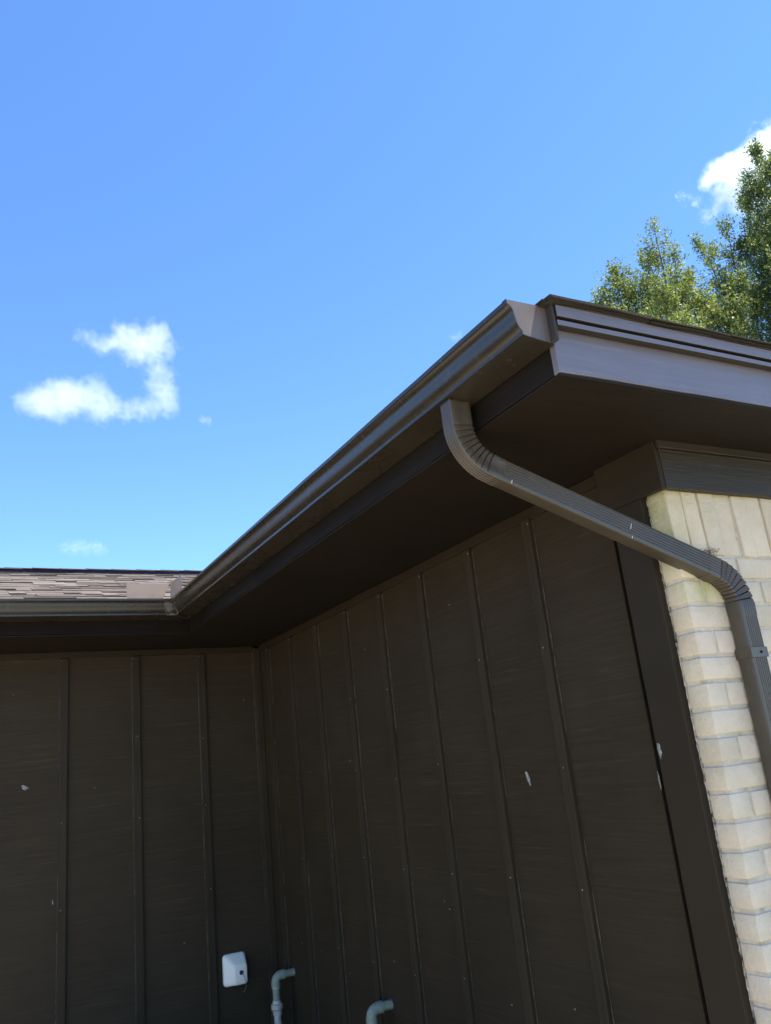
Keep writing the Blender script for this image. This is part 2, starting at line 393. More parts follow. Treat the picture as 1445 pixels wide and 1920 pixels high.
# soldier course
x = XB
for k in range(12):
    j = rnd.uniform(-.0012, .0012)
    if k == 0: put_brick(soldierc, x + 0.0318, YB + 0.0375, 0.6045)
    else: put_brick(soldier[k % 5], x + 0.0318 + j, YB + 0.0355 + rnd.uniform(-.0045, .0020), 0.6045 + rnd.uniform(-.002, .002), .075, .016)
    x += (0.0725 + (0.002 if k % 2 else -0.0015)) if k else 0.0665
ztop = 0.4955; row = 0
while ztop > -1.2:
    zc = ztop - 0.0325
    if row % 2 == 1:
        put_brick(heads[row % 5], XB + 0.0368, YB + 0.0375, zc); x = XB + 0.0735 + 0.011
    else:
        put_brick(cornerS[row % 4], XB + 0.1215, YB + 0.0375, zc); x = XB + 0.243 + 0.011
    while x < 2.95:
        put_brick(stretch[rnd.randrange(6)], x + 0.1215 + rnd.uniform(-.001, .001), YB + 0.0355 + rnd.uniform(-.0015, .0015), zc + rnd.uniform(-.001, .001)); x += 0.254
    ztop -= 0.0749; row += 1
fb = MB()                                  # courses outside the frame, joined
for k in range(32):
    z = 0.4955 - 0.0749 * k
    x = 2.97 + (0.13 if k % 2 else 0)
    while x < 5.0: fb.box(x, x + 0.243, YB, YB + 0.06, z - 0.0655, z - 0.002); x += 0.254
    if z < -1.2:
        x = XB
        while x < 2.9: fb.box(x, x + 0.243, YB, YB + 0.075, z - 0.0655, z - 0.002); x += 0.254
o = fb.build('brick_courses', M['brick'], brw); o['kind'] = 'stuff'
# frieze boards round the corner
XF, YF = 1.876, 1.637
wavy_board('frieze_board', M['frieze'], brw, 'x', XF + 0.019, 5.2, YF, YF + 0.028, 0.700, 0.8545, 0.0012, 60, 11)
box('frieze_board', M['trim'], brw, XF, XF + 0.018, YF + 0.002, 1.905, 0.698, 0.8545, 0.002)
wavy_board('frieze_moulding', M['frieze'], brw, 'x', XF + 0.006, 5.2, YF - 0.012, YF - 0.0005, 0.825, 0.8540, 0.0008, 60, 12)
wavy_board('frieze_moulding', M['frieze'], brw, 'x', XF + 0.012, 5.2, YF - 0.005, YF - 0.0008, 0.8165, 0.8235, 0.0006, 60, 13)
# closed house body behind the walls
body = MB(); body.box(2.07, 5.2, 1.76, 5.4, -H, 0.86); body.box(-5.9, 7.7, 5.52, 8.2, -H, 0.86)
body.build('house_body', M['siding_back'], house)
# gable-end infill of the main roof is closed by the roof deck below

# eaves: fascia, soffit
XE, YE, YA = 1.283, 1.352, 4.777          # fascia planes: wing side, wing front, main
eaves = MB()
eaves.add([(XE + .003, YE + .003, ZS), (5.5, YE + .003, ZS), (5.5, YB + 0.02, ZS), (XB + 0.02, YB + 0.02, ZS), (XB + 0.02, YW + 0.02, ZS), (-6.2, YW + 0.02, ZS), (-6.2, YA + .003, ZS), (XE + .003, YA + .003, ZS)], [])
prof = eaves.v; eaves = MB()
P = [(a[0], a[1]) for a in prof]; n = len(P)
vs = [(x, y, ZS) for x, y in P] + [(x, y, ZS + 0.006) for x, y in P]
eaves.add(vs, [tuple(range(n)), tuple(range(2 * n - 1, n - 1, -1))] + [(i, (i + 1) % n, n + (i + 1) % n, n + i) for i in range(n)])
# soffit as flat L-shaped board
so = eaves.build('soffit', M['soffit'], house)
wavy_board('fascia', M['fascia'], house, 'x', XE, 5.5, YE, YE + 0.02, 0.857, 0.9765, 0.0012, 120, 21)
box('gap_shade_board', M['black'], house, XE + 0.004, 5.4, YE + 0.006, YE + 0.018, 0.978, 1.03, 0)  # black strip added behind the gap, painting the shade between the strips
wavy_board('fascia', M['fascia_side_shaded'], house, 'y', YE + 0.021, YA + 0.02, XE + 0.001, XE + 0.02, 0.857, 1.02, 0.0010, 60, 22)
wavy_board('fascia', M['fascia_shaded'], house, 'x', -6.2, XE + 0.0005, YA, YA + 0.02, 0.857, 1.02, 0.0010, 90, 23)
wavy_board('fascia_strip', M['frieze'], house, 'x', XE - 0.001, 5.5, YE - 0.025, YE - 0.0012, 0.9715, 0.9835, 0.0005, 160, 24)
wavy_board('strip_lit_front', M['fascia'], house, 'x', XE - 0.002, 5.5, YE - 0.0272, YE - 0.0257, 0.9708, 0.9838, 0.0005, 160, 24, 0.0004)  # thin plate added over the dark strip, carrying its lit front as colour
wavy_board('fascia_strip', M['frieze'], house, 'x', XE - 0.003, 5.5, YE - 0.030, YE - 0.001, 0.9925, 1.022, 0.0005, 120, 25)
wavy_board('strip_lit_front', M['fascia'], house, 'x', XE - 0.004, 5.5, YE - 0.0322, YE - 0.0307, 0.9915, 1.0215, 0.0005, 120, 25, 0.0004)  # upper strip's added plate, sky-lit front painted as a lighter tone
box('corner_strip', M['wood_raw'], house, XE - 0.0125, XE - 0.0048, YE - 0.026, YE + 0.012, 0.928, 1.026, 0.002)
# roof
roof = bpy.data.objects.new('roof', None); C.objects.link(roof); roof.parent = house; roof.location = (0, 3, 1.0 + H)
roof.location = Vector((3.3, 5.0, 1.0 + H)) - wloc(house); WLOC['roof'] = Vector((3.3, 5.0, 1.0 + H)); roof.empty_display_size = .1
X1, X2, Y1, Y2, Y3 = 1.262, 5.5, 1.322, 4.755, 8.845
p_ = 1 / 3; ZE = 1.030; hw = (X2 - X1) / 2; YR = Y2 + 2.045
zr = ZE + p_ * 2.045; zw = ZE + p_ * hw; XR = (X1 + X2) / 2
if zw > zr: pass
dk = MB()
A = [(X1, Y1, ZE), (X2, Y1, ZE), (XR, Y1 + hw, zw), (X1, Y2, ZE), (X2, Y2, ZE), (XR, Y2 + hw, zw),
     (-6.2, Y2, ZE), (7.9, Y2, ZE), (-6.2, YR, zr), (7.9, YR, zr), (-6.2, Y3, ZE), (7.9, Y3, ZE), (X1 + 2.045, YR, zr), (X2 - 2.045, YR, zr)]
dk.add(A, [(0, 1, 2), (0, 2, 5, 3), (1, 4, 5, 2), (6, 3, 12, 8), (4, 7, 9, 13), (8, 12, 13, 9, 11, 10), (3, 5, 12), (4, 13, 5), (5, 13, 12)])
dk.build('roof_deck', M['shingle_field'], roof, solidify=0.008)
gb = MB()
for xg in (-5.9, 7.7): gb.add([(xg, Y2 + .1, 0.86), (xg, Y3 - .1, 0.86), (xg, Y3 - .1, ZE), (xg, YR, zr - .04), (xg, Y2 + .1, ZE)], [(0, 1, 2, 3, 4)])
gb.build('gable', M['siding_back'], house, solidify=0.02)
# shingles on the main slope, one object each (what the photo shows)
sl = math.atan(p_)
tabs = []
for wd in (0.09, 0.13, 0.17, 0.21, 0.27):
    for q in range(3):
        r = random.Random(int(wd * 1000) + q); th = (0.0045, 0.0068, 0.0100)[q]
        mb = MB(); rings = []; N = 4
        for i in range(N + 1):
            xx = -wd / 2 + wd * i / N; e = r.uniform(-.0015, .0015); l = r.uniform(0, .0018)
            rings.append([(xx, e, 0.0 + l), (xx, e, th + l), (xx, 0.17, 0.0035), (xx, 0.17, 0.0)])
        mb.sweep(rings)
        me = bpy.data.meshes.new('shingle'); me.from_pydata(mb.v, [], mb.f); me.materials.append(M['shingle'])
        tabs.append((wd, me))
row = 0; s = -0.03
slope_len = 2.045 / math.cos(sl)
cnt = 0
while s < slope_len - 0.06:
    y = Y2 + s * math.cos(sl); z = ZE + 0.006 + s * math.sin(sl)
    x = -0.20 - rnd.uniform(0, .2); xe = X1 + (y - Y2) + 0.1 if y > Y2 + .02 else X1 - 0.02
    xe = min(xe, 2.9)
    while x < xe and cnt < 298:
        wd, me = tabs[rnd.randrange(len(tabs))]
        o = place(me, 'shingle', (x + wd / 2, y + rnd.uniform(-.004, .004), z + H + rnd.uniform(-.0006, .0012)), roof, rot=(sl + rnd.uniform(-.006, .004), 0, rnd.uniform(-.004, .004)))
        x += wd + rnd.choice((0.0015, 0.002, 0.004)); cnt += 1
    s += 0.125; row += 1
def shingle_rows(mb, ax0, ax1, fn, rows, seed, s0=0.0):
    r = random.Random(seed)
    for k in range(rows):
        s_ = s0 + k * 0.143
        a, b = fn(s_); x = a
        while x < b:
            wd = min(r.uniform(.12, .3), b - x)
            yield s_, x, x + wd, r.choice((0.004, 0.006, 0.008)); x += wd + 0.002
fld = MB()
def strip_main(lo, hi, seed, yfn=1):
    for s_, a, b, th in shingle_rows(fld, 0, 0, lambda q: (lo(q), hi(q)), 15, seed):
        y0 = Y2 + s_ * math.cos(sl); z0 = ZE + 0.006 + s_ * math.sin(sl); y1 = y0 + .16 * math.cos(sl); z1 = z0 + .16 * math.sin(sl)
        if yfn < 0: y0 = 2 * YR - y0; y1 = 2 * YR - y1
        fld.add([(a, y0, z0), (b, y0, z0), (b, y0, z0 + th), (a, y0, z0 + th), (b, y1, z1 + .004), (a, y1, z1 + .004)], [(0, 1, 2, 3), (3, 2, 4, 5)])
strip_main(lambda q: -6.2, lambda q: -0.28, 1)
strip_main(lambda q: X2 - q * math.cos(sl), lambda q: 7.9, 2)
strip_main(lambda q: -6.2, lambda q: 7.9, 3, -1)
def strip_wing(kind, seed):
    for s_, a, b, th in shingle_rows(fld, 0, 0, (lambda q: (Y1 + q * math.cos(sl), Y2 + q * math.cos(sl))) if kind != 'front' else (lambda q: (X1 + q * math.cos(sl), X2 - q * math.cos(sl))), 15, seed):
        d0 = s_ * math.cos(sl); d1 = d0 + .16 * math.cos(sl); z0 = ZE + 0.006 + s_ * math.sin(sl); z1 = z0 + .16 * math.sin(sl) + .004
        if kind == 'left': f = lambda d, u: (X1 + d, u)
        elif kind == 'right': f = lambda d, u: (X2 - d, u)
        else: f = lambda d, u: (u, Y1 + d)
        lo_ = (Y1 if kind != 'front' else X1) + d1; hi_ = 99 if kind != 'front' else X2 - d1
        a1, b1 = min(max(a, lo_), hi_), max(min(b, hi_), lo_)
        if b1 - a1 < 1e-4: continue
        pts = [(*f(d0, a), z0), (*f(d0, b), z0), (*f(d0, b), z0 + th), (*f(d0, a), z0 + th), (*f(d1, b1), z1), (*f(d1, a1), z1)]
        fld.add(pts, [(0, 1, 2, 3), (3, 2, 4, 5)])
for kd, sd in (('left', 4), ('right', 5), ('front', 6)): strip_wing(kd, sd)
o = fld.build('shingle_field', M['shingle_field'], roof); o['kind'] = 'stuff'
# starter shingles that overhang the wing's eaves
r = random.Random(31)
def edge_shingle(p0, p1, outw, z, th, over, droop, lift=(0, 0)):
    """p0,p1 ends along the eave (2-D), outw = outward 2-D unit"""
    mb = MB(); rings = []; N = 5
    for i in range(N + 1):
        t = i / N; x = p0[0] + (p1[0] - p0[0]) * t; y = p0[1] + (p1[1] - p0[1]) * t
        e = over + r.uniform(-.0015, .0015); dz = -droop * (1 + .3 * math.sin(i + z * 50)) + lift[0] * (1 - t) + lift[1] * t
        q0 = (x + outw[0] * e, y + outw[1] * e); ins = min(0.15, max(0.004, (x - X1 if outw[0] == 0 else y - Y1) - 0.012)); q1 = (x - outw[0] * ins, y - outw[1] * ins)
        rings.append([(*q0, z + dz), (*q0, z + dz + th), (*q1, z + ins / 3 + th), (*q1, z + ins / 3)])
    mb.sweep(rings).build('shingle', M['shingle_edge'], roof)
x = XE - 0.030
k = 0
while x < 4.2:
    L = (0.335, 0.30, 0.36, 0.32)[k % 4]
    for q, (zz, ov) in enumerate(((1.0250, 0.045), (1.0297, 0.050), (1.0344, 0.044))):
        off = (0, 0.11, 0.2)[q] if k > 1 else 0
        edge_shingle((x + off * .5 + .001 - (.06 if k == 2 else 0), YE), (x + off * .5 + L - .001, YE), (0, -1), zz, 0.0042, ov + r.uniform(-.004, .004), r.uniform(0.001, 0.004) , (0.002 if k == 0 else 0, r.uniform(-.001, .003)))
    x += L; k += 1
y = YE - 0.028; k = 0
while y < 3.2:
    for q, (zz, ov) in enumerate(((1.0285, 0.030), (1.034, 0.036))):
        edge_shingle((XE, y + .001), (XE, y + .329), (-1, 0), zz, 0.004, ov + r.uniform(-.003, .003), r.uniform(0.0, 0.003))
    y += 0.33; k += 1
# ridge vent with cap shingles
rv = MB()
yv0 = YR - 0.15; zv0 = zr - 0.15 * p_ + 0.008
rv.sweep([[(x, yv0, zv0), (x, yv0, zv0 + 0.029), (x, YR, zr + 0.034), (x, YR + 0.15, zv0 + 0.029), (x, YR + 0.15, zv0), (x, YR, zr + .004)] for x in (-6.1, 7.8)])
vent = rv.build('ridge_vent', M['vent'], roof)
x = -1.2
capm = []
for q in range(3):
    r2 = random.Random(90 + q); mb = MB(); rings = []
    for i in range(4):
        xx = 0.32 * i / 3; j = r2.uniform(-.002, .002); lf = 0.006 * (1 - i / 3)
        rings.append([(xx, -0.158 + j, -0.0430 + lf), (xx, -0.158 + j, -0.0370 + lf), (xx, 0, 0.006 + lf), (xx, 0.158, -0.0370 + lf), (xx, 0.158, -0.0430 + lf), (xx, 0, lf)])
    mb.sweep(rings); me = bpy.data.meshes.new('cap_shingle'); me.from_pydata(mb.v, [], mb.f); me.materials.append(M['shingle']); capm.append(me)
while x < 3.6:
    place(capm[rnd.randrange(3)], 'cap_shingle', (x, YR + rnd.uniform(-.004, .004), zr + 0.0315 + H), roof, rot=(0, 0, rnd.uniform(-.004, .004))); x += 0.2
nb = MB(); x = -1.2                        # spacers under the cap, at even steps along the vent
while x < 3.4: nb.box(x, x + 0.012, yv0 - 0.006, yv0 - 0.0005, zv0 - 0.004, zv0 + 0.010); x += 0.1016 * 1
o = nb.build('vent_tabs', M['shingle'], vent); o['kind'] = 'stuff'

# ------------------------------------------------------------------ the gutter
gut = thing('gutter', 'brown metal gutter along the eaves, with an inside corner and an end cap', 'gutter', (1.2, 3.0, 0.927 + H))
XG, YG = 1.2795, 4.7735
GP = [(0.0, 1.030), (0.0, 0.928)] + [(0.083, 0.9385), (0.0925, 0.9405), (0.0930, 0.9500), (0.0965, 0.9535), (0.1015, 0.9600), (0.1050, 0.9680), (0.1075, 0.978), (0.1090, 0.989), (0.1105, 0.999), (0.1135, 1.0075), (0.1190, 1.0145), (0.1262, 1.0180), (0.1268, 1.0290), (0.1150, 1.0300), (0.1145, 1.0240)]
# sheet: outer line and inner line
def offset(pts, d):
    out = []
    for i, (a, b) in enumerate(pts):
        p0 = pts[max(i - 1, 0)]; p1 = pts[min(i + 1, len(pts) - 1)]
        t = Vector((p1[0] - p0[0], p1[1] - p0[1])).normalized(); nn = Vector((-t.y, t.x)); out.append((a + nn.x * d, b + nn.y * d))
    return out
GI = offset(GP, 0.0016)
ring = GP + GI[::-1]
def gring(f): return [f(d, z) for d, z in ring]
YC0 = 1.351
r = random.Random(8)
ys = [YC0 + (3.9 - YC0) * k / 12 for k in range(13)]
jog = [r.uniform(-.0008, .0008) for _ in ys]
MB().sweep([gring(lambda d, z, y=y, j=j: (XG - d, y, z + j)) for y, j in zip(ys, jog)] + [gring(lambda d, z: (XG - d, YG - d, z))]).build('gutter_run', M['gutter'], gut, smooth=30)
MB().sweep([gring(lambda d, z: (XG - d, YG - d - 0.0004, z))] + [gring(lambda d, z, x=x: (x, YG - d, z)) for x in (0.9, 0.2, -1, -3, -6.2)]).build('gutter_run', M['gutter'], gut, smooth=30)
# end cap: a plate with the gutter's outline, folded rim
cap = MB(); oc = [(XG - d, z) for d, z in GP[:-2]]; oc2 = oc
n = len(oc); cap.add([(x, YC0 - 0.0025, z) for x, z in oc] + [(x, YC0 - 0.0003, z) for x, z in oc], [tuple(range(n)), tuple(range(2 * n - 1, n - 1, -1))] + [(i, (i + 1) % n, n + (i + 1) % n, n + i) for i in range(n)])
ec = cap.build('end_cap', M['flash'], gut)
rim = MB()
GR = offset(GP[1:-2], -0.0022); GR0 = offset(GP[1:-2], -0.0002)
n = len(GR)
rim.sweep([[(XG - GR0[i][0], YC0 - 0.004, GR0[i][1]), (XG - GR[i][0], YC0 - 0.004, GR[i][1]), (XG - GR[i][0], YC0 + 0.012, GR[i][1]), (XG - GR0[i][0], YC0 + 0.012, GR0[i][1])] for i in range(n)])
rim.build('end_cap_rim', M['gutter'], ec, smooth=30)
# corner strip of the box mitre
GS = offset(GP[1:-3], -0.0018)
cs = MB()
cs.sweep([[(XG - d - 0.052, YG - d, z) for d, z in GS], [(XG - d, YG - d, z) for d, z in GS], [(XG - d, YG - d - 0.040, z) for d, z in GS]], False, False)
corner = cs.build('corner_joint', M['gutter'], gut, smooth=30, solidify=0.0012)
sb = MB(); rs = random.Random(12)
def bead(pts, r0):
    q = []
    for a, b in zip(pts[:-1], pts[1:]):
        for k in range(5): q.append(Vector(a).lerp(Vector(b), k / 5) + Vector([rs.uniform(-.0008, .0008) for _ in range(3)]))
    q.append(Vector(pts[-1])); sb.tube(q, [r0 * rs.uniform(.6, 1.4) for _ in q], 6)
F = [(d, z) for d, z in GS]
bead([(XG - d - 0.052, YG - d - .001, z) for d, z in F[1:8]], 0.0016)
bead([(XG - d, YG - d - 0.040, z) for d, z in F[1:7]], 0.0016)
bead([(XG - 0.093 - 0.052, YG - 0.094, 0.9395), (XG - 0.095, YG - 0.095, 0.9385), (XG - 0.094, YG - 0.135, 0.9385)], 0.0024)
bead([(XG - 0.085, YG - 0.09, 0.9365), (XG - 0.03, YG - 0.035, 0.930), (XG - 0.008, YG - 0.03, 0.9275), (XG - 0.02, YG - 0.09, 0.929)], 0.0016)
sb.build('sealant', M['seal'], corner, smooth=60)
# splash guards on the inside corner
ga = MB(); yl = YG - 0.121
ga.add([(0.905, yl, 1.026), (1.105, yl, 1.026), (1.146, yl, 1.118), (0.905, yl, 1.118)], [(0, 1, 2, 3)])
g1 = ga.build('splash_guard', M['guard'], gut, solidify=0.0014)
gb2 = MB(); xl = XG - 0.1215
gb2.add([(xl, yl + 0.03, 1.028), (xl, yl - 0.225, 1.030), (xl, yl - 0.225, 1.120), (xl - 0.005, yl + 0.001, 1.119)], [(0, 1, 2, 3)])
gb2.build('splash_guard', M['guard'], gut, solidify=0.0014)
# hangers in the trough
hg = MB()
for y in (1.75, 2.4, 3.05, 3.7):
    hg.box(XG - 0.112, XG - 0.003, y, y + 0.02, 1.020, 1.0215)
    hg.build('hanger', M['gutter'], gut); hg = MB()
# outlet collar
box('outlet', M['gutter'], gut, 1.1960, 1.2600, 1.6965, 1.7465, 0.9288, 0.936, 0.001)

# ------------------------------------------------------------------ the downspout
ds = thing('downspout', 'brown fluted downspout with two crimped elbows running from the gutter down the brick wall', 'downspout', (2.0, 1.64, 0))
W2_, D2_ = 0.034, 0.026
def section(fl_front=True, fl_side=False, sc=1.0, gd=0.0022, sv=None, nf_=6):
    """(u, v) outline: u in the plane of the bends, v towards +y; flutes cut into the broad faces"""
    pts = []
    def face(x0, x1, y, sgn, nf):
        L = []
        for k in range(nf):
            a = x0 + (x1 - x0) * (k + 0.16) / nf; b = x0 + (x1 - x0) * (k + 0.5) / nf; c = x0 + (x1 - x0) * (k + 0.84) / nf
            L += [(a, y), (b - (c - a) * .22, y - sgn * gd), (b + (c - a) * .22, y - sgn * gd), (c, y)]
        return L
    rr = 0.006; wx, dy = W2_, D2_
    def arc(cx, cy, a0):
        return [(cx + rr * math.cos(rad(a0 + 30 * k)), cy + rr * math.sin(rad(a0 + 30 * k))) for k in range(4)]
    pts += arc(-wx + rr, -dy + rr, 180)
    if fl_front: pts += face(-wx + 0.011, wx - 0.005, -dy, -1, nf_)
    pts += arc(wx - rr, -dy + rr, 270)
    if fl_side: pts += [(y, x) for x, y in face(-dy + rr, dy - rr, wx, 1, 4)]
    pts += arc(wx - rr, dy - rr, 0)
    if fl_front: pts += face(wx - 0.011, -wx + 0.005, dy, 1, nf_)
    pts += arc(-wx + rr, dy - rr, 90)
    if fl_side: pts += [(y, x) for x, y in face(dy - rr, -dy + rr, -wx, -1, 4)]
    return [(a * sc, b * (sv or sc)) for a, b in pts]
def frame_ring(p, ang, sec):
    """ang: travel direction in the x-z plane, measured down from +x; u axis is 90 deg from it"""
    t = Vector((math.cos(ang), 0, -math.sin(ang))); u = Vector((math.sin(ang), 0, math.cos(ang)))
    u = -u if False else u
    return [Vector(p) + u * a + Vector((0, b, 0)) for a, b in sec]
AX = math.atan(0.413)
xu, xl_ = 1.228, 2.098
zu = 0.776; zl = 0.4165
yat = lambda x: 1.7215 + (1.637 - 1.7215) * min(max((x - xu) / (xl_ - xu), 0), 1)
def path_elbow(corner, R, a0, a1, n):
    """centre line round a corner from heading a0 to a1"""
    T = R * math.tan(abs(a1 - a0) / 2); cx, cz = corner
    s0 = Vector((cx - math.cos(a0) * T, 0, cz + math.sin(a0) * T))
    out = []
    sg = 1 if a1 > a0 else -1
    nrm = Vector((-math.sin(a0), 0, -math.cos(a0))) * sg     # towards the centre of curvature
    ctr = s0 + nrm * R
    for k in range(n + 1):
        a = a0 + (a1 - a0) * k / n
        nn = Vector((-math.sin(a), 0, -math.cos(a))) * sg
        p = ctr - nn * R; out.append((p, a))
    return out, s0, T
def elbow(name, corner, R, a0, a1, lead0, lead1, npl, inner, gd, bias, nf_):
    arc, s0, T = path_elbow(corner, R, a0, a1, npl)
    mb = MB(); rings = []
    big = section(True, bias < 1, 1.012, gd, 1.07, nf_); small = section(True, bias < 1, 0.94, gd * .6, 0.74, nf_); midl = section(True, bias < 1, 0.99, gd, 0.96, nf_)
    def rg(p, a, sec):
        q = Vector((p.x, yat(p.x), p.z)); return frame_ring(q, a, sec)
    d0 = Vector((math.cos(a0), 0, -math.sin(a0))); d1 = Vector((math.cos(a1), 0, -math.sin(a1)))
    base = section(True, bias < 1, 1.01, gd, None, nf_)
    def mixs(s, t, side):  # crimps show only on the half of the section nearer the inside of the bend
        out = []
        for (a, b), (c, d) in zip(s, t):
            k = min(max(bias + side * a / 0.04, 0), 1); out.append((a + (c - a) * k, b + (d - b) * k))
        return out
    rings.append(rg(s0 - d0 * lead0, a0, base))
    rings.append(rg(s0, a0, base))
    for k in range(1, npl + 1):
        p, a = arc[k]; pm, am = arc[k - 1]
        pe = pm.lerp(p, 0.14); ae = am + (a - am) * 0.14
        rings.append(rg(pe, ae, mixs(base, small, inner)))
        pe = pm.lerp(p, 0.26); ae = am + (a - am) * 0.26
        rings.append(rg(pe, ae, mixs(base, midl, inner)))
        rings.append(rg(p, a, mixs(base, big, inner)))
    rings.append(rg(arc[-1][0] + d1 * lead1, a1, base))
    mb.sweep(rings, True, True)
    return mb.build(name, M['spout'], ds, smooth=22), arc[-1][0] + d1 * lead1
# upper elbow: heading from straight down (90 deg) to the slant
e1, end1 = elbow('elbow', (xu, zu), 0.130, rad(90), AX, 0.066, 0.030, 9, 1, 0.0020, 0.85, 1)
e2, end2 = elbow('elbow', (xl_, zl), 0.115, AX, rad(90), 0.040, 0.035, 8, -1, 0.0020, 1.6, 6)
# straight pipes
def pipe(name, p0, p1, ang, sec, nseg=2):
    mb = MB(); rings = []
    for k in range(nseg + 1):
        p = Vector(p0).lerp(Vector(p1), k / nseg); rings.append(frame_ring(Vector((p.x, yat(p.x), p.z)), ang, sec))
    return mb.sweep(rings).build(name, M['spout'], ds, smooth=22)
d1 = Vector((math.cos(AX), 0, -math.sin(AX)))
a_ = Vector((end1.x, 0, end1.z)) - d1 * 0.02
b_ = Vector((xl_, 0, zl)) - d1 * (0.115 * math.tan((rad(90) - AX) / 2) + 0.038)
pipe('spout_pipe', a_, b_, AX, section(True, False, 0.985, 0.0024), 6)
zt = zl - 0.115 * math.tan((rad(90) - AX) / 2) - 0.03
pipe('spout_pipe', (xl_, 0, zt), (xl_, 0, -H + 0.12), rad(90), section(True, False, 0.985, 0.0024), 2)
# strap with screw
st = MB()
yc = yat(xl_)
o4 = [(-W2_ - .0012, YB - 0.002), (-W2_ - .0012, yc - D2_ - .0022), (W2_ + .0012, yc - D2_ - .0022), (W2_ + .0012, YB - 0.002)]
def strap(zc):
    st = MB(); th = 0.0012
    outer = [(xl_ - W2_ - .002, YB - .001), (xl_ - W2_ - .002, yc - D2_ - .0025), (xl_ + W2_ + .002, yc - D2_ - .0025), (xl_ + W2_ + .002, YB - .001)]
    inner_ = [(xl_ + W2_ + .0004, YB - .001), (xl_ + W2_ + .0004, yc - D2_ - .0010), (xl_ - W2_ - .0004, yc - D2_ - .0010), (xl_ - W2_ - .0004, YB - .001)]
    pr = outer + inner_
    st.sweep([[(x, y, zc - .015) for x, y in pr], [(x, y, zc + .015) for x, y in pr]])
    so_ = st.build('strap', M['spout'], ds, 0.0008)
    sc = MB(); sc.tube([(xl_ + .006, yc - D2_ - .0022, zc), (xl_ + .006, yc - D2_ - .0052, zc)], [0.0042, 0.0035], 8)
    sc.build('screw', M['black'], so_)
strap(0.196); strap(-0.9)
# bright scrapes on the slanting pipe
def scrape(x, du, w_, L_):
    zc = zu - (x - xu) * 0.413 + 0.0; yy = yat(x) - D2_ * 0.99 - 0.0006
    mb = MB(); u = Vector((math.sin(AX), 0, math.cos(AX))); t = d1
    c = Vector((x, yy, zc)) + u * du
    mb.add([c - t * w_ - u * L_, c + t * w_ - u * L_ * .8, c + t * w_ * .8 + u * L_, c - t * w_ * .6 + u * L_ * .9], [(0, 1, 2, 3)])
    mb.build('scrape', M['scratch'], ds, solidify=0.0004)
scrape(1.362, -0.026, 0.0011, 0.006)
scrape(1.725, 0.004, 0.0009, 0.010); scrape(1.733, -0.028, 0.0009, 0.004)

# ------------------------------------------------------------------ old nest remains wedged behind the spout
nest = MB(); rn = random.Random(77)
for k in range(46):
    a = Vector((2.035 + rn.gauss(0, .011), 1.640 + rn.uniform(-.004, .022), 0.508 + rn.gauss(0, .005)))
    b = a + Vector((rn.uniform(-.016, .016), rn.uniform(-.006, .008), rn.uniform(-.006, .009)))
    b.y = min(b.y, 1.664)
    nest.tube([a, (a + b) / 2 + Vector((0, 0, .002)), b], 0.0008, 4)
o = nest.build('nest', M['nest'])
o['label'] = 'scraps of dry straw nest caught between the slanting downspout and the upright bricks'; o['category'] = 'nest'

# ------------------------------------------------------------------ small things on the walls
def rrect(x0, x1, z0, z1, r, y, n=5):
    out = []
    for cx, cz, a0 in ((x1 - r, z1 - r, 0), (x0 + r, z1 - r, 90), (x0 + r, z0 + r, 180), (x1 - r, z0 + r, 270)):
        for k in range(n + 1):
            a = rad(a0 + 90 * k / n); out.append((cx + r * math.cos(a), y, cz + r * math.sin(a)))
    return out
ob = thing('outlet_cover', 'white plastic weatherproof cover with a dark round knob, low on the brown back wall', 'outlet cover', (1.63, YW, -1.16 + H))
mb = MB()
bx0, bx1, bz0, bz1 = 1.572, 1.712, -1.168, -0.995
rg = [rrect(bx0, bx1, bz0, bz1, .022, YW - .001), rrect(bx0, bx1, bz0, bz1, .022, YW - .012), rrect(bx0 + .006, bx1 - .003, bz0 + .004, bz1 - .006, .022, YW - .020),
      rrect(bx0 + .046, bx1 - .006, bz0 + .007, bz1 - .052, .018, YW - .056), rrect(bx0 + .052, bx1 - .009, bz0 + .011, bz1 - .058, .016, YW - .062), rrect(bx0 + .06, bx1 - .016, bz0 + .02, bz1 - .066, .012, YW - .064)]
mb.sweep(rg)
cov = mb.build('cover', M['white_plastic'], ob, smooth=50)
kx, kz = bx0 + .095, bz0 + .072
kn = MB(); kn.tube([(kx, YW - .062, kz), (kx, YW - .068, kz), (kx, YW - .070, kz)], [.0125, .0125, .010], 16)
kn.build('knob', M['knob'], ob, smooth=True)
wi = MB(); wi.tube([(kx, YW - .069, kz), (kx + .010, YW - .073, kz - .012), (kx + .022, YW - .07, kz - .045), (kx + .027, YW - .06, kz - .075), (kx + .024, YW - .04, kz - .105), (kx + .018, YW - .02, kz - .115)], .0016, 6)
wi.build('cord', M['wire'], ob, smooth=True)

